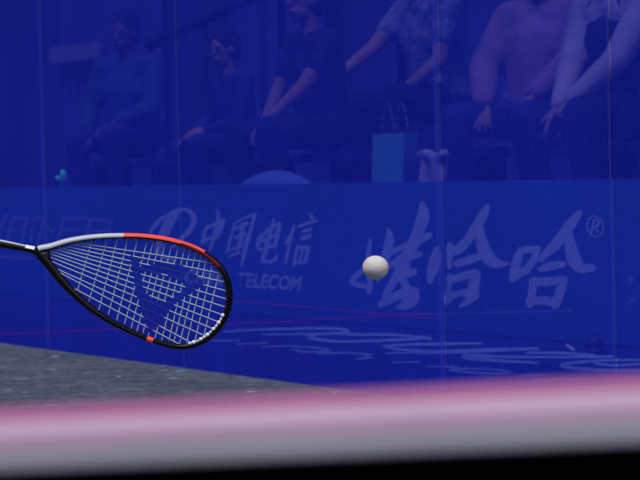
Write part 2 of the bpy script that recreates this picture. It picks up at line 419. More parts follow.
# small debris and a dark fitting seen on that floor
p = on_z(595, 353, -.004)
def ico(bm, c, r, sub=2, scale=None, rot=None):
    g = bmesh.ops.create_icosphere(bm, subdivisions=sub, radius=r)
    for v in g['verts']:
        q = v.co.copy()
        if scale: q = Vector((q.x * scale[0], q.y * scale[1], q.z * scale[2]))
        if rot: q = rot @ q
        v.co = q + Vector(c)
    return g['verts']
bm = bmesh.new(); ico(bm, (p.x, p.y, .03), .035, 2, (1, 1, .95)); 
g = bmesh.ops.create_cone(bm, segments=16, radius1=.045, radius2=.03, depth=.02, cap_ends=True)
for v in g['verts']: v.co += Vector((p.x, p.y, .006))
o = obj('round_fitting', bm, mat('knob_plastic', (.012, .016, .12, 1), .5), None, True)
tag(o, 'small dark round fitting on the blue floor near the right pane joint', 'fitting')
bm = bmesh.new(); a_ = on_z(567, 347, .015); b_ = on_z(574, 352, .0)
def capsule(bm, a, b, ra, rb, seg=12, sub=2):
    a = Vector(a); b = Vector(b); d = b - a; L = d.length
    ico(bm, a, ra, sub); ico(bm, b, rb, sub)
    if L < 1e-6: return
    g = bmesh.ops.create_cone(bm, segments=seg, radius1=ra, radius2=rb, depth=L, cap_ends=True)
    R = d.to_track_quat('Z', 'Y').to_matrix()
    for v in g['verts']: v.co = R @ v.co + (a + b) / 2
capsule(bm, a_ + Z * .006, b_ + Z * .006, .006, .006)
o = obj('straw', bm, mat('straw_plastic', (.5, .5, .6, 1), .5), None, True); tag(o, 'short pale straw lying on the blue floor under the brushed characters', 'straw')

# ------------------------------------------------------------------ near ledge in front of the lens
LY = .66
LN = Vector((0, 1, 0))
def led(px, py, dy=0): return on_plane(px, py, Vector((0, LY + dy, 0)), LN)
# line of the top edge of the ledge, measured at picture positions
L0, L1 = led(0, 415.5), led(640, 382.5)
K0, K1 = led(0, 473.5), led(640, 445.5)
ax = (L1 - L0)
def along(s, v, dy):   # s 0..1 along, v 0 top edge .. 1 bottom edge of the padding
    top = L0 + ax * s; bot = K0 + (K1 - K0) * s
    q = top + (bot - top) * v
    return Vector((q.x, q.y + dy, q.z))
s0, s1 = -3.2, 4.2
base = Vector((0, LY + .02, 0))
ledge = thing('court_ledge', 'blurred white padded ledge with red upper edge across the bottom foreground', 'ledge', base)
prof = [(0.0, .010), (-.03, .004), (0.02, .0005), (.12, -.001), (.5, -.002), (.85, -.001), (.97, .0015), (1.0, .006), (1.0, .03), (0.0, .03)]
def sweep(name, prof, m):
    bm = bmesh.new(); NS = 40; rows = []
    for i in range(NS + 1):
        s = s0 + (s1 - s0) * i / NS
        rows.append([bm.verts.new(along(s, v, d)) for v, d in prof])
    for i in range(NS):
        for j in range(len(prof)):
            k = (j + 1) % len(prof)
            bm.faces.new((rows[i][j], rows[i][k], rows[i + 1][k], rows[i + 1][j]))
    bm.faces.new(rows[0]); bm.faces.new(rows[-1][::-1]); fixn(bm)
    return obj(name, bm, m, ledge, False)
sweep('white_padding', [(.13, .0), (.35, -.0006), (.60, .0), (.60, .02), (.13, .02)], M['white'])
sweep('grey_shade_band', [(.60, .0), (.80, .0), (.95, .0003), (1.0, .001), (1.0, .02), (.60, .02)], M['shade_grey'])  # shade on the lower padding, put into a grey colour
sweep('red_tape', [(.0, .001), (.05, .0), (.13, .0), (.13, .02), (.0, .02)], M['tape'])
# black panel reaching down to the court floor
bm = bmesh.new(); NS = 12; rows = []
for i in range(NS + 1):
    s = s0 + (s1 - s0) * i / NS
    t = along(s, 1.0, .002)
    rows.append([bm.verts.new(t), bm.verts.new((t.x, t.y, 0.0)), bm.verts.new((t.x, t.y + .010, 0.0)), bm.verts.new((t.x, t.y + .010, t.z))])
for i in range(NS):
    for j in range(4): bm.faces.new((rows[i][j], rows[i][(j + 1) % 4], rows[i + 1][(j + 1) % 4], rows[i + 1][j]))
bm.faces.new(rows[0]); bm.faces.new(rows[-1][::-1]); fixn(bm)
obj('black_panel', bm, M['black_matt'], ledge)

# ------------------------------------------------------------------ squash racket
RY = 4.15
PXM = F / RY            # pixels per metre on the racket plane
rn = Vector((0, 1, 0))
def rk(px, py, dy=0.0):
    q = on_plane(px, py, Vector((0, RY, 0)), rn); return q + Vector((0, dy, 0))
racket = thing('squash_racket', 'black squash racket with silver and red upper rim and pale dyed strings, at the left', 'racket', rk(36, 252))
# outline of the head, (x, y, half thickness)
HEAD = [(39, 249.5, 3.6), (50, 247.0, 3.4), (59, 244.2, 3.3), (68, 241.6, 3.2), (78, 239.6, 3.1), (90, 237.8, 3.0), (106, 236.5, 2.9), (124, 236, 2.8), (138, 236.3, 2.8), (150, 237.3, 2.8),
        (164, 239.3, 2.8), (178, 242.6, 2.8), (190, 246.6, 2.9), (200, 251.3, 3.0), (209, 256.8, 3.1), (217, 263.6, 3.2), (223, 271.2, 3.3), (227, 280, 3.4),
        (229, 290, 3.5), (229.2, 301, 3.5), (227, 311.5, 3.5), (222.5, 321.5, 3.5), (216, 330, 3.5), (208, 337.5, 3.5), (199, 342.8, 3.4), (189, 345.8, 3.3),
        (178, 346.6, 3.1), (165, 344.2, 2.9), (150, 339.6, 2.8), (135, 333.4, 2.8), (120, 326.4, 2.9), (106, 318.6, 3.1), (94, 310.6, 3.4), (83, 301.8, 3.7),
        (72, 291.5, 4.0), (62, 281, 4.3), (53, 270, 4.5), (46, 261, 4.7), (40, 254.5, 4.6)]
HP = smooth_path(HEAD, 5, closed=True)
CX, CY = 140.0, 290.0
def tube_px(bm, path, closed, a0=0, a1=360, grow=1.0, seg=16, depth=.008, mi=0, caps=True):
    """sweep an oval section; angle 0 points outward in the racket plane, 90 toward the camera"""
    full = (a1 - a0) >= 360; rows = []; n = len(path)
    for i, (x, y, r) in enumerate(path):
        a = path[(i - 1) % n] if closed or i > 0 else path[0]
        b = path[(i + 1) % n] if closed or i < n - 1 else path[-1]
        dx, dy = b[0] - a[0], b[1] - a[1]; l = math.hypot(dx, dy) or 1
        nx, ny = dy / l, -dx / l            # left side of travel = outward for this winding
        row = []
        for k in range(seg if full else seg + 1):
            t = math.radians(a0 + (a1 - a0) * k / seg)
            c, s = math.cos(t) * r * grow, math.sin(t)
            row.append(bm.verts.new(rk(x + nx * c, y + ny * c, -s * depth * grow)))
        rows.append(row)
    m = len(rows[0])
    for i in range(n if closed else n - 1):
        A_, B_ = rows[i], rows[(i + 1) % n]
        for k in range(m if full else m - 1):
            f = bm.faces.new((A_[k], A_[(k + 1) % m], B_[(k + 1) % m], B_[k])); f.material_index = mi; f.smooth = True
    if not closed and full and caps: bm.faces.new(rows[0]); bm.faces.new(rows[-1][::-1])
bm = bmesh.new(); tube_px(bm, HP, True); fixn(bm)
obj('frame', bm, M['black'], racket)
# solid throat web between the beams
bm = bmesh.new()
web = [(36, 250.5), (42, 249), (48, 249.5), (50.5, 253), (50, 258), (52.5, 265), (50, 268), (44, 261)]
add_hull(bm, [rk(x, y, .006) for x, y in web], [rk(x, y, -.006) for x, y in web]); fixn(bm)
bmesh.ops.bevel(bm, geom=bm.edges[:], offset=.0012, segments=2, affect='EDGES')
obj('throat_bridge', bm, M['black'], racket, True)
# shaft and grip, running out to the left
SH = [(-120, 222.5, 5.2), (-60, 233.2, 4.4), (-20, 240.2, 4.0), (0, 243.8, 3.8), (14, 246.4, 3.5), (26, 248.8, 3.3), (36, 251.5, 3.8), (43, 256.5, 4.3)]
bm = bmesh.new(); tube_px(bm, smooth_path(SH, 5), False, depth=.0075); fixn(bm)
obj('shaft', bm, M['black'], racket)
bm = bmesh.new()
GP = [(-232 + i * 2, 202.5 + i * .357, 9.6 + .5 * math.sin(i * 1.2)) for i in range(57)]
GP = [(-236, 201.8, 11.4), (-233, 202.4, 11.4)] + GP + [(-117, 223.0, 7.0)]
tube_px(bm, GP, False, depth=.0155); fixn(bm)
obj('grip', bm, M['grip'], racket)
def sub(path, x0, x1, top=True):
    return [p for p in path if x0 <= p[0] <= x1 and ((p[1] < 262 + (p[0] > 200) * 8 and p[1] < 250 + max(0, p[0] - 190) * .9) if top else p[1] > 300)]
top_path = [p for p in HP[:len(HP) // 2]]
sil = [p for p in top_path if 39 <= p[0] <= 124]
red = [p for p in top_path if 123 <= p[0] <= 205 and p[1] < 262]
red2 = [p for p in top_path if 180 <= p[0] <= 220 and p[1] < 268]
bm = bmesh.new(); tube_px(bm, sil, False, -30, 112, 1.06, 10, caps=False); o = obj('silver_band', bm, M['silver'], racket); o['label'] = 'silver painted upper rim near the throat'
bm = bmesh.new(); tube_px(bm, red, False, -30, 100, 1.06, 10, caps=False); o = obj('red_band', bm, M['red'], racket); o['label'] = 'bright red painted upper rim'
bm = bmesh.new(); tube_px(bm, red2, False, 70, 140, 1.10, 8, caps=False); o = obj('dark_red_band', bm, M['darkred'], racket); o['label'] = 'dark red rim toward the tip'
low = [p for p in HP[len(HP) // 2:] if 145 <= p[0] <= 155 and p[1] > 320]
bm = bmesh.new(); tube_px(bm, low, False, 20, 160, 1.07, 8, caps=False); o = obj('red_patch', bm, M['red'], racket); o['label'] = 'short red patch on the lower rim'
# silver strip painted as a glint along the shaft edge, and tiny white mark
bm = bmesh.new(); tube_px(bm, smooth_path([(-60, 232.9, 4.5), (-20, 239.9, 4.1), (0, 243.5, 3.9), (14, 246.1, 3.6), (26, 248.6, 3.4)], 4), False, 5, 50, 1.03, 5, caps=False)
obj('shaft_glint', bm, M['silver'], racket)
bm = bmesh.new(); tube_px(bm, [(25.5, 248.5, 3.4), (30, 249.4, 3.4), (34.5, 250.4, 3.5)], False, 0, 75, 1.12, 6, caps=False)
obj('shaft_mark', bm, M['mark'], racket)

# grommets along the inner upper rim
def rim_point(i_frac):
    i = int(i_frac) % len(HP); return HP[i]
def inward(i, d):
    n = len(HP); a = HP[(i - 1) % n]; b = HP[(i + 1) % n]
    dx, dy = b[0] - a[0], b[1] - a[1]; l = math.hypot(dx, dy)
    return HP[i % n][0] - dy / l * d, HP[i % n][1] + dx / l * d
for i in range(8, len(HP) - 12, 3):
    x, y, r = HP[i]
    ix, iy = inward(i, r + .9); jx, jy = inward(i, r - 1.2)
    if 190 < x and y > 300: continue
    bm = bmesh.new(); capsule(bm, rk(jx, jy), rk(ix, iy), 1.15 / PXM, .7 / PXM, 8, 1)
    obj('grommet', bm, M['black'], racket, True)
# white dashes printed on the bumper strip by the tip
tip = [i for i in range(len(HP)) if 188 < HP[i][0] < 226 and HP[i][1] > 313]
cnt = 0
for k_, i in enumerate(tip[::2]):
    a = inward(i, HP[i][2] * .75); b = inward(i + 1, HP[i][2] * .75)
    r = (1.8, 1.0, 2.0, 1.2)[cnt % 4]; cnt += 1
    bm = bmesh.new(); capsule(bm, rk(a[0], a[1], -.0065), rk(a[0] * .3 + b[0] * .7, a[1] * .3 + b[1] * .7, -.0065), r / PXM, r / PXM, 8, 1)
    obj('bumper_mark', bm, M['mark'], racket, True)

# strings: lines measured at two points each, carried to the rim on both sides
def clip_to_rim(x0, y0, x1, y1):
    hits = []; n = len(HP); dx, dy = x1 - x0, y1 - y0
    for i in range(n):
        ax_, ay_ = inward(i, 1.6); bx_, by_ = inward((i + 1) % n, 1.6)
        ex, ey = bx_ - ax_, by_ - ay_; den = dx * ey - dy * ex
        if abs(den) < 1e-9: continue
        t = ((ax_ - x0) * ey - (ay_ - y0) * ex) / den; u = ((ax_ - x0) * dy - (ay_ - y0) * dx) / den
        if 0 <= u <= 1: hits.append(t)
    if len(hits) < 2: return None
    hits.sort(); a, b = hits[0], hits[-1]
    return (x0 + dx * a, y0 + dy * a), (x0 + dx * b, y0 + dy * b)
def inside(poly, x, y):
    c = False; n = len(poly)
    for i in range(n):
        (xa, ya), (xb, yb) = poly[i], poly[(i + 1) % n]
        if (ya > y) != (yb > y) and x < (xb - xa) * (y - ya) / (yb - ya) + xa: c = not c
    return c
OUT = [(130, 254), (139, 262), (141, 268), (150, 265), (158, 264), (168, 263), (184, 266), (197, 275), (206, 284), (196, 290), (184, 298), (172, 308), (163, 320), (157, 328), (149, 333), (144, 320), (139, 303), (134, 284)]
INN = [(141, 273), (152, 272), (166, 275), (180, 281), (186, 287), (177, 296), (166, 302), (155, 300), (144, 291)]
def dyed(x, y): return inside(OUT, x, y) and not inside(INN, x, y)
def string(name, p, q, rad, phase):
    n = max(8, int(math.hypot(q[0] - p[0], q[1] - p[1]) / 2.2)); bm = bmesh.new(); rows = []
    L = math.hypot(q[0] - p[0], q[1] - p[1]); nx, ny = -(q[1] - p[1]) / L, (q[0] - p[0]) / L
    for i in range(n + 1):
        t = i / n; x = p[0] + (q[0] - p[0]) * t; y = p[1] + (q[1] - p[1]) * t
        row = []
        for k in range(6):
            a = k * math.pi / 3
            row.append(bm.verts.new(rk(x + nx * math.cos(a) * rad, y + ny * math.cos(a) * rad, math.sin(a) * rad / PXM + phase * .0006)))
        rows.append((row, x, y))
    for i in range(n):
        xm, ym = (rows[i][1] + rows[i + 1][1]) / 2, (rows[i][2] + rows[i + 1][2]) / 2
        mi = 1 if dyed(xm, ym) else 0
        for k in range(6):
            f = bm.faces.new((rows[i][0][k], rows[i][0][(k + 1) % 6], rows[i + 1][0][(k + 1) % 6], rows[i + 1][0][k])); f.material_index = mi; f.smooth = True
    fixn(bm)
    obj(name, bm, [M['string'], M['string_dye']], racket)
mains = [(249.3, 214, 263.5), (253.6, 219.5, 273), (258.5, 222, 281.5), (263.3, 223, 290), (268, 223, 298), (273.3, 222, 306), (278.5, 220, 314),
         (284, 216, 321), (290, 211, 328), (297.5, 203, 335), (304.8, 185, 339.5), (312.8, 177, 343)]
for y0, x1, y1 in mains:
    c = clip_to_rim(120, y0, x1, y1)
    if c: string('main_string', c[0], c[1], .52, -1)
tops = [90, 105, 115, 126, 135.6, 145.6, 151.5, 157.5, 163.7, 170, 177, 183.8, 189, 195, 200.7, 206, 213, 220]
topy = [247, 247, 248, 246, 247, 247, 248, 250, 250, 252, 252, 252, 254, 256, 258, 261, 262, 268]
bots = [(77, 292), (88.6, 302), (99, 309), (108, 316), (117, 319), (124, 325.6), (131, 329), (137, 331), (143, 333), (148.4, 336), (155, 338), (162, 338.5), (169, 340), (174, 341), (180, 342), (186.5, 343), (195, 341), (204, 335)]
for tx, ty, (qx, qy) in zip(tops, topy, bots):
    c = clip_to_rim(tx, ty, qx, qy)
    if c: string('cross_string', c[0], c[1], .48, 1)

# ------------------------------------------------------------------ ball
bc = on_plane(375.6, 267.6, Vector((0, 4.25, 0)), rn)
br = 13.1 / (F / 4.25)
bm = bmesh.new(); bmesh.ops.create_icosphere(bm, subdivisions=5, radius=br)
for v in bm.verts:   # moulding seam
    d = abs(v.co.normalized().dot(Vector((.35, .2, .91)).normalized()))
    if d < .03: v.co *= 1 - .006 * (1 - d / .03)
o = obj('squash_ball', bm, M['ball'], None, True); o.location = bc; o.scale = (1, 1, .915); o.rotation_euler = (0, .12, 0)
tag(o, 'white squash ball in the air in front of the brushed characters', 'ball')

# ------------------------------------------------------------------ spectators
def bake(bm, voxel, name, smooth_it=4):
    me = bpy.data.meshes.new('tmp'); bm.to_mesh(me); bm.free()
    o = bpy.data.objects.new('tmp', me); COL.objects.link(o)
    r = o.modifiers.new('r', 'REMESH'); r.mode = 'VOXEL'; r.voxel_size = voxel; r.use_smooth_shade = True
    s = o.modifiers.new('s', 'SMOOTH'); s.factor = .5; s.iterations = smooth_it
    dg = bpy.context.evaluated_depsgraph_get(); dg.update()
    m2 = bpy.data.meshes.new_from_object(o.evaluated_get(dg)); m2.name = name
    bpy.data.objects.remove(o); bpy.data.meshes.remove(me)
    for p in m2.polygons: p.use_smooth = True
    return m2
V = Vector
def hand(bm, wrist, direc, palm_n, curl=.5, side=1):
    """palm, four unequal bent fingers and a thumb leaving the side of the palm"""
    d = direc.normalized(); s = d.cross(palm_n).normalized() * side; pn = palm_n.normalized()
    for k in (-1.4, -.5, .5, 1.4):
        capsule(bm, wrist + s * .012 * k, wrist + d * .085 + s * .019 * k, .015, .012, 8, 1)
    for k, L in ((-1.5, .062), (-.5, .075), (.5, .080), (1.5, .070)):
        b = wrist + d * .088 + s * .0195 * k; q = b
        ang = .2 * curl
        for f_, fr in ((.45, .0088), (.32, .0082), (.23, .0074)):
            ang += .55 * curl
            nx = q + (d * math.cos(ang) + pn * math.sin(ang)) * L * f_ + s * k * .0022
            capsule(bm, q, nx, fr + .0005, fr, 8, 1); q = nx
    t = wrist + d * .025 + s * .026
    t2 = t + (d * .7 + s * .7 + pn * .3).normalized() * .036; t3 = t2 + (d * .9 + s * .3 + pn * .4).normalized() * .03
    capsule(bm, t, t2, .013, .0105, 8, 1); capsule(bm, t2, t3, .0105, .009, 8, 1)

def elbow(sh, wr, l1, l2, hint):
    d = wr - sh; L = min(d.length, l1 + l2 - .005); u = d.normalized()
    a = (l1 * l1 - l2 * l2 + L * L) / (2 * L); h = math.sqrt(max(0, l1 * l1 - a * a))
    p = (hint - u * hint.dot(u)); p.normalize()
    return sh + u * a + p * h, sh + u * L

def person(label, hip, yaw, P, cols, group=None, floor_z=PZ):
    """hip: world point of the pelvis; yaw: facing angle; P: pose in body coordinates (x right, y forward, z up)"""
    base = V((hip.x, hip.y, floor_z))
    R = Matrix.Rotation(yaw, 3, 'Z')
    sc = P.get('scale', 1.0)
    w = lambda v: hip + R @ (V(v) * sc)
    lean = P.get('lean', (0, .05)); 
    pel = V((0, 0, 0)); chest = V((lean[0] * .6, lean[1] * .6, .30)); neck = V((lean[0], lean[1], .50)); 
    hd = neck + V(P.get('head', (0, .04, .17)))
    shw = .19
    sh = [neck + V((-shw, 0, -.05)), neck + V((shw, 0, -.05))]
    wr = [V(P['hand_l']), V(P['hand_r'])]
    hint = [V(P.get('el_l', (-.6, -.3, -.6))), V(P.get('el_r', (.6, -.3, -.6)))]
    el = []
    for i in range(2):
        e_, w_ = elbow(sh[i], wr[i], .285, .255, hint[i]); el.append(e_); wr[i] = w_
    fz = floor_z - hip.z
    if P.get('stand'):
        kn = [V((-.10, .03, fz * .5)), V((.11, .05, fz * .5))]; an = [V((-.12, -.02, fz + .08)), V((.13, .02, fz + .08))]
    else:
        kl, kr = P.get('knees', ((-.13, .44, .02), (.13, .44, .02)))
        kn = [V(kl), V(kr)]; an = [V(P.get('foot_l', (kl[0], kl[1] - .06, 0))), V(P.get('foot_r', (kr[0], kr[1] - .06, 0)))]
        an = [V((a.x, a.y, fz + .08)) for a in an]
    hj = [V((-.09, 0, 0)), V((.09, 0, 0))]
    # --- body: one continuous surface
    bm = bmesh.new(); C = lambda a, b, ra, rb: capsule(bm, w(a), w(b), ra * sc, rb * sc)
    C(hj[0], hj[1], .105, .105); C(pel, chest, .115, .12)
    C(chest + V((-.07, 0, 0)), chest + V((.07, 0, 0)), .105, .105)
    C(chest + V((-.06, 0, 0)), neck + V((-.08, 0, -.08)), .105, .075); C(chest + V((.06, 0, 0)), neck + V((.08, 0, -.08)), .105, .075)
    C(sh[0], sh[1], .06, .06); C(neck + V((0, 0, -.06)), hd + V((0, -.01, -.05)), .056, .052)
    for i in range(2):
        C(sh[i], el[i], .052, .040); C(el[i], wr[i], .040, .027)
        C(hj[i], kn[i], .085, .058); C(kn[i], an[i], .055, .038)
        C(an[i] + V((0, -.03, -.045)), an[i] + V((0, .15, -.055)), .035, .026)
    hr = Matrix.Rotation(P.get('head_yaw', 0), 3, 'Z') @ Matrix.Rotation(P.get('head_nod', 0), 3, 'X')
    hw = lambda v: w(hd + hr @ V(v))
    RR = R @ hr
    def blob(v, r, s): ico(bm, hw(v), r * sc, 2, s, RR)
    blob((0, 0, .02), .10, (.78, .98, 1.08)); blob((0, .025, -.055), .062, (.95, 1.05, 1.0)); blob((0, .055, -.092), .028, (1.1, 1, .8))
    capsule(bm, hw((0, .088, .015)), hw((0, .104, -.022)), .010 * sc, .013 * sc, 8, 1)
    blob((0, .092, -.055), .018, (1.4, .6, .55)); blob((-.03, .083, .030), .02, (1.2, .5, .5)); blob((.03, .083, .030), .02, (1.2, .5, .5))
    for s in (-1, 1): blob((s * .080, -.005, -.005), .026, (.4, .8, 1.2))
    fr = R
    for i in range(2):
        dd = (wr[i] - el[i]).normalized()
        pn = V(P.get('palm', (0, .2, -1)))
        pn = (pn - dd * pn.dot(dd))
        if pn.length < .1: pn = V((1, 0, 0)) - dd * dd.x
        hand(bm, w(wr[i] + dd * .012), R @ dd, R @ pn, P.get('curl', .5), 1 if i == 0 else -1)
    me = bake(bm, .0075, 'person')
    body = bpy.data.objects.new('person', me); COL.objects.link(body); me.materials.append(cols['skin'])
    body.matrix_world = Matrix.Identity(4)
    for v in me.vertices: v.co -= base
    body.location = base
    tag(body, label, 'person', group)
    def child(name, bm, vox, m, it=3, remesh=True):
        if remesh: me = bake(bm, vox, name, it)
        else:
            me = bpy.data.meshes.new(name); bm.to_mesh(me); bm.free()
            for p in me.polygons: p.use_smooth = True
        for v in me.vertices: v.co -= base
        o = bpy.data.objects.new(name, me); COL.objects.link(o); me.materials.append(m); o.parent = body; return o
    # --- top
    bm = bmesh.new(); C = lambda a, b, ra, rb: capsule(bm, w(a), w(b), ra * sc, rb * sc)
    bulk = P.get('bulk', 1.0)
    C(pel + V((0, 0, .04)), chest, .14 * bulk, .14 * bulk); C(hj[0] + V((0, 0, .03)), hj[1] + V((0, 0, .03)), .12 * bulk, .12 * bulk)
    C(chest + V((-.07, 0, 0)), chest + V((.07, 0, 0)), .122 * bulk, .122 * bulk)
    for s in (-1, 1): C(chest + V((s * .06, 0, 0)), neck + V((s * .08, 0, -.08)), .122 * bulk, .088 * bulk)
    C(sh[0], sh[1], .072 * bulk, .072 * bulk)
    sl = P.get('sleeve', 'long')
    for i in range(2):
        C(sh[i], el[i], .070 * bulk, .056 * bulk) if sl == 'long' else C(sh[i], sh[i] + (el[i] - sh[i]) * .55, .068, .062)
        if sl == 'long': C(el[i], el[i] + (wr[i] - el[i]) * .93, .056 * bulk, .040 * bulk)
    child('jacket' if sl == 'long' else 'shirt', bm, .011, cols['top'])
    if 'vest' in cols:
        bm = bmesh.new(); C = lambda a, b, ra, rb: capsule(bm, w(a), w(b), ra * sc, rb * sc)
        C(pel + V((0, 0, .05)), chest, .155 * bulk, .152 * bulk)
        C(chest + V((-.07, 0, 0)), chest + V((.07, 0, 0)), .134 * bulk, .134 * bulk)
        for s in (-1, 1): C(chest + V((s * .06, 0, 0)), neck + V((s * .09, -.01, -.07)), .134 * bulk, .092 * bulk)
        child('vest', bm, .011, cols['vest'])
    # --- trousers
    bm = bmesh.new(); C = lambda a, b, ra, rb: capsule(bm, w(a), w(b), ra * sc, rb * sc)
    C(hj[0], hj[1], .122, .122)
    for i in range(2): C(hj[i], kn[i], .102, .076); C(kn[i], an[i] + V((0, 0, .02)), .074, .060)
    child('trousers', bm, .011, cols['legs'])
    # --- shoes
    for i in range(2):
        bm = bmesh.new(); C = lambda a, b, ra, rb: capsule(bm, w(a), w(b), ra * sc, rb * sc)
        C(an[i] + V((0, -.03, -.035)), an[i] + V((0, .17, -.048)), .044, .033); C(an[i], an[i] + V((0, -.02, -.03)), .046, .046)
        child('shoe', bm, .009, M['black'])
    # --- hair and eyes
    bm = bmesh.new()
    ico(bm, hw((0, -.022, .045)), .108 * sc, 3, (.84, .98, .98), RR); ico(bm, hw((0, -.045, -.01)), .088 * sc, 3, (.92, .8, 1.1), RR)
    if P.get('long_hair'): capsule(bm, hw((0, -.06, -.02)), hw((0, -.09, -.20)), .075 * sc, .05 * sc)
    child('hair', bm, .009, cols['hair'])
    for s in (-1, 1):
        bm = bmesh.new(); ico(bm, hw((s * .031, .086, .012)), .0085 * sc, 2); child('eye', bm, .01, cols['hair'], remesh=False)
    return body

def behind(px, py, off): return on_plane(px, py, B0 + bn * off, bn)
def seat_point(px, off, z):      # point over picture column px, off metres behind the boards, at height z
    q = behind(px, 150, off); return V((q.x, q.y, z))
FACE = math.atan2((-bn).y, (-bn).x) - math.pi / 2   # facing the court
def pm(name, c, noise=.15, s=9): return mat(name, (*[x * .88 for x in c], 1), .8, noise, s, spec=.1)
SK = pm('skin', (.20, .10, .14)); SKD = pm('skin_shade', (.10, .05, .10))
HAIR = pm('dark_hair', (.006, .006, .02)); DK = pm('dark_cloth', (.008, .010, .05)); NAVY = pm('navy_cloth', (.012, .02, .12))
MAUVE = pm('mauve_cloth', (.17, .085, .22), .2, 6); LIGHT = pm('pale_cloth', (.27, .20, .40), .2, 8); PATT = pm('patterned_cloth', (.10, .10, .26), .6, 22)
TEAL = pm('teal_cloth', (.012, .035, .12)); PINK = pm('dusty_pink_cloth', (.16, .07, .20)); 
HZ = .90; OFF = .85
person('spectator in a dark vest with pale sleeves reaching forward, cut by the right frame edge', seat_point(634, OFF, HZ), FACE + .12,
       dict(lean=(0, .08), hand_l=(-.06, .40, .05), hand_r=(.04, .38, .02), el_l=(-.5, .1, -.5), el_r=(.5, -.2, -.6), knees=((-.16, .43, .0), (.15, .45, -.03)), bulk=1.08),
       dict(skin=SK, top=LIGHT, vest=DK, legs=DK, hair=HAIR))
person('spectator in a bulky mauve jacket leaning back with knees apart, right of centre', seat_point(548, OFF + .04, HZ), FACE + .42,
       dict(lean=(.02, -.04), hand_l=(-.16, .34, .10), hand_r=(.14, .30, .07), knees=((-.20, .46, .0), (.20, .44, .0)), bulk=1.35, el_l=(-.9, 0, -.4), el_r=(.9, 0, -.4)),
       dict(skin=SK, top=MAUVE, legs=NAVY, hair=HAIR))
person('spectator in a patterned top reaching one bare arm down toward the left', seat_point(440, 1.65, HZ + .15), FACE + .05,
       dict(scale=1.1, lean=(0, .06), hand_l=(-.10, .30, .02), hand_r=(.06, .66, .02), el_r=(.2, -.1, -.3), knees=((-.14, .42, .0), (.12, .42, -.03)), sleeve='short', palm=(0, 0, -1), curl=.3),
       dict(skin=SK, top=PATT, legs=DK, hair=HAIR), floor_z=PZ + .17)
person('spectator in dark clothes with bare forearms held forward, left of the paper bag', seat_point(324, OFF, HZ), FACE + .05,
       dict(lean=(0, .05), hand_l=(-.12, .40, .05), hand_r=(.16, .30, -.04), knees=((-.17, .42, .0), (.17, .42, -.02)), sleeve='short', curl=.7),
       dict(skin=SK, top=DK, legs=DK, hair=HAIR))
person('dark haired small spectator with hands in the lap, right of the second pane joint', seat_point(240, OFF, .83), FACE + .1,
       dict(scale=.8, lean=(0, .06), hand_l=(-.03, .30, .10), hand_r=(.06, .28, .12), head_nod=-.15, knees=((-.13, .42, .02), (.13, .40, .0))),
       dict(skin=SK, top=NAVY, legs=NAVY, hair=HAIR))
person('spectator in a dull teal top sitting between the two left pane joints', seat_point(133, OFF, HZ), FACE + .55,
       dict(scale=.95, lean=(0, .02), hand_l=(-.10, .32, .10), hand_r=(.14, .30, .06), bulk=1.2, head_nod=-.2, knees=((-.14, .42, .02), (.15, .40, .0))),
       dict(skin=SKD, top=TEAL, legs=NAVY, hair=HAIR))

# bench the row sits on
bstart, bend = bt(60) - 1.6, bt(640) + .9
bn_thing = thing('bench', 'long low dark blue spectator bench behind the boards', 'bench', B0 + be * ((bstart + bend) / 2) + bn * .95 + Z * (PZ - B0.z))
boxo('seat', B0, be, bn, bstart, bend, .68, 1.10, HZ - .17, HZ - .125, M['bench'], bn_thing, .008)
q = bstart + .2
while q < bend:
    boxo('leg', B0, be, bn, q, q + .05, .74, 1.05, PZ, HZ - .17, M['bench'], bn_thing)
    q += 1.1

# paper bag on the stand floor, just behind the boards
bx = seat_point(391, .32, PZ)
bag = thing('paper_bag', 'pale turquoise paper carrier bag with string handles standing behind the boards', 'bag', bx)
bagm = mat('turquoise_paper', (.05, .25, .50, 1), .7, .03, 10); bag_brightened = mat('turquoise_paper_brightened', (.12, .34, .95, 1), .7, .03, 10)  # second tone brightened to make up for weak light on the side
def bag_corner(px, off, z): q = behind(px, 150, off); return V((q.x, q.y, z))
bw = .335; zt = PZ + .50
ca, cb, cc = bag_corner(368, .32, PZ), bag_corner(399, .30, PZ), bag_corner(413, .42, PZ)
cd = ca + (cc - cb)
tilt = be * .05
lower = [ca, cb, cc, cd]; upper = [v + tilt + Z * (zt - PZ) for v in lower]
th = .004
bm = bmesh.new()
bl = [bm.verts.new(v) for v in lower]; tl = [bm.verts.new(v) for v in upper]
ctr = sum(lower, V()) / 4
il = [bm.verts.new(v + (ctr - v).normalized() * .01 + Z * .006) for v in lower]; itl = [bm.verts.new(v + (ctr + tilt + Z * (zt - PZ) - v).normalized() * .01) for v in upper]
bm.faces.new(bl); bm.faces.new(il[::-1])
for i in range(4):
    j = (i + 1) % 4
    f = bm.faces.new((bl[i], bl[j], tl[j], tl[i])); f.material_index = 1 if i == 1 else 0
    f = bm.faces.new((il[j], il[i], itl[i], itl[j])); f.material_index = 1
    bm.faces.new((tl[i], tl[j], itl[j], itl[i]))
fixn(bm); obj('bag_body', bm, [bagm, bag_brightened], bag)
for (p0_, p1_) in ((upper[0], upper[1]), (upper[3], upper[2])):
    bm = bmesh.new(); a = p0_.lerp(p1_, .3); b = p0_.lerp(p1_, .7); pr = None
    for i in range(13):
        t = i / 12; q = a.lerp(b, t) + Z * (math.sin(t * math.pi) ** .8 * .14)
        if pr is not None: capsule(bm, pr, q, .0022, .0022, 6, 1)
        pr = q
    obj('string_handle', bm, mat('bag_string', (.08, .12, .4, 1), .7), bag, True)
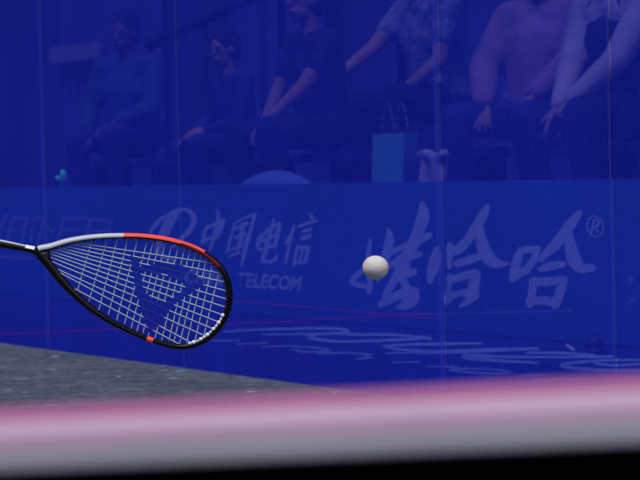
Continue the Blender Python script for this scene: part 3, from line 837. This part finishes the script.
# rounded pale bundle on the stand floor
bp_ = seat_point(275, .23, PZ)
bm = bmesh.new()
for i in range(9):
    t = i / 8 - .5; c = bp_ + be * (t * .55) + Z * (.17 + .03 * math.cos(t * 3))
    ico(bm, c, .11 + .03 * math.cos(t * 2.6), 2, (1, .9, 1.1))
me = bake(bm, .02, 'duffel_bag', 6)
for v in me.vertices: v.co -= bp_; v.co.z = max(v.co.z, 0)
duf = bpy.data.objects.new('duffel_bag', me); COL.objects.link(duf); duf.location = bp_; me.materials.append(mat('bundle_cloth', (.05, .10, .40, 1), .8, .1, 8))
tag(duf, 'rounded pale blue bundle just above the board top, left of the paper bag', 'bag')
# crumpled pale cloth by the bag, over the platform
cp = seat_point(428, .22, PZ)
bm = bmesh.new(); random.seed(3)
for f_ in range(5):                      # five hanging folds gathered at the top
    for i in range(14):
        t = i / 13
        c = cp + Z * (.03 + .36 * t) + be * ((f_ - 2) * (.018 + .020 * t) + .05 * t + .008 * math.sin(t * 6 + f_)) + bn * (.015 * math.cos(t * 5 + f_ * 2))
        ico(bm, c, .022 + .004 * math.sin(f_ * 3 + t * 4), 1)
for i in range(8): ico(bm, cp + Z * (.39 + .012 * math.sin(i)) + be * (-.07 + .030 * i), .028, 1)
me = bake(bm, .012, 'scarf', 2)
for v in me.vertices: v.co -= cp; v.co.z = max(v.co.z, 0)
sc_ = bpy.data.objects.new('scarf', me); COL.objects.link(sc_); sc_.location = cp; me.materials.append(pm('scarf_cloth', (.24, .20, .42), .4, 20))
tag(sc_, 'crumpled pale cloth standing beside the turquoise paper bag', 'cloth')

# small green light above the left end of the boards
gp = behind(61, 176, .18); gbase = V((gp.x, gp.y, PZ))
gt = thing('signal_light', 'small glowing green light just above the boards at far left', 'light', gbase)
GM = mat('green_glow', (.05, .50, .28, 1), .5, emit=.2)
bm = bmesh.new(); capsule(bm, gbase + Z * .004, gp - Z * .02, .006, .006, 8, 1); obj('stem', bm, M['base_shade_and_posts'], gt, True)
s_ = (gp - CAM).length / F
bm = bmesh.new(); capsule(bm, gp + RT * s_ * 2 + Z * s_ * 4, gp + RT * s_ * 2 - Z * s_ * 1.5, s_ * 2.6, s_ * 3.2); 
capsule(bm, gp + RT * s_ * 1 - Z * s_ * 2.5, gp - RT * s_ * 4 - Z * s_ * 1.8, s_ * 2.4, s_ * 2.0)
obj('lens', bm, GM, gt, True)

# sloping dark hand rail with posts, on the upper step, and pale curtain panels
r_a = behind(150, 44, 2.2); r_b = behind(262, -8, 2.2)
hr_ = thing('handrail', 'dark sloping handrail high behind the spectators, left of centre', 'handrail', V((r_a.x, r_a.y, PZ + .17)))
bm = bmesh.new(); capsule(bm, r_a, r_b, .045, .045); obj('rail', bm, DK, hr_, True)
for t in (.0, .5, 1.0):
    q = r_a.lerp(r_b, t); bm = bmesh.new(); capsule(bm, V((q.x, q.y, PZ + .18)), q, .018, .018); obj('post', bm, DK, hr_, True)
CM = mat('curtain_cloth', (.016, .024, .17, 1), .9, .25, 2)
for k_, (xa, xb) in enumerate(((232, 256), (262, 280), (286, 330), (352, 400), (470, 590), (60, 160))):
    a = (behind(xa, 40, 3.5) - B0).dot(be); b = (behind(xb, 40, 3.5) - B0).dot(be)
    bm = bmesh.new(); n = max(8, int((b - a) / .035)); vs = []
    for i in range(n + 1):
        q = B0 + be * (a + (b - a) * i / n) + bn * (3.5 + .03 * math.sin(i * 1.25))
        vs.append((bm.verts.new((q.x, q.y, .55)), bm.verts.new((q.x, q.y, 3.6))))
    for i in range(n): bm.faces.new((vs[i][0], vs[i + 1][0], vs[i + 1][1], vs[i][1]))
    o = obj('curtain', bm, CM, None, True)
    tag(o, 'pleated blue curtain panel hanging on the hall back wall', 'curtain', 'curtain panels on the back wall')
# pale sign left of the standing spectator
qa, qb = behind(50, 57, 3.4), behind(98, 57, 3.4)
boxo_ = bmesh.new(); a = (qa - B0).dot(be); b = (qb - B0).dot(be)
oriented_box(boxo_, B0, be, bn, a, b, 3.40, 3.44, qa.z - .06, qa.z + .08); fixn(boxo_)
o = obj('wall_sign', boxo_, mat('pale_sign', (.11, .09, .26, 1), .8, .15, 8)); tag(o, 'pale blank horizontal panel on the back wall beside the left glass joint', 'sign')

# ------------------------------------------------------------------ light, world, camera
def sun(name, d, strength, angle, col=(1, 1, 1)):
    l = bpy.data.lights.new(name, 'SUN'); l.energy = strength; l.angle = math.radians(angle); l.color = col
    o = bpy.data.objects.new(name, l); COL.objects.link(o)
    o.rotation_euler = (-Vector(d)).to_track_quat('-Z', 'Y').to_euler(); o.location = (0, 0, 8)
sun('court_lights', (-.22, -.42, .88), 2.6, 25)
sun('added_fill_sun', (.62, -.50, .6), .7, 20)  # added fill, lightens faces turned away from the court lights
wd = bpy.data.worlds.new('World'); S.world = wd; wd.use_nodes = True
wd.node_tree.nodes['Background'].inputs[0].default_value = (.15, .14, .27, 1)
wd.node_tree.nodes['Background'].inputs[1].default_value = .8

cd_ = bpy.data.cameras.new('Camera'); cam = bpy.data.objects.new('Camera', cd_); COL.objects.link(cam)
cd_.sensor_width = 36; cd_.lens = F * 36 / 640; cd_.clip_start = .05; cd_.clip_end = 200
cam.matrix_world = Matrix(((RT.x, UP.x, -fw.x, 0), (RT.y, UP.y, -fw.y, 0), (RT.z, UP.z, -fw.z, H), (0, 0, 0, 1)))
cd_.dof.use_dof = True; cd_.dof.focus_distance = 4.35
cd_.dof.aperture_fstop = (cd_.lens / 1000) / .0060
S.camera = cam
S.view_settings.view_transform = 'Standard'; S.view_settings.look = 'None'
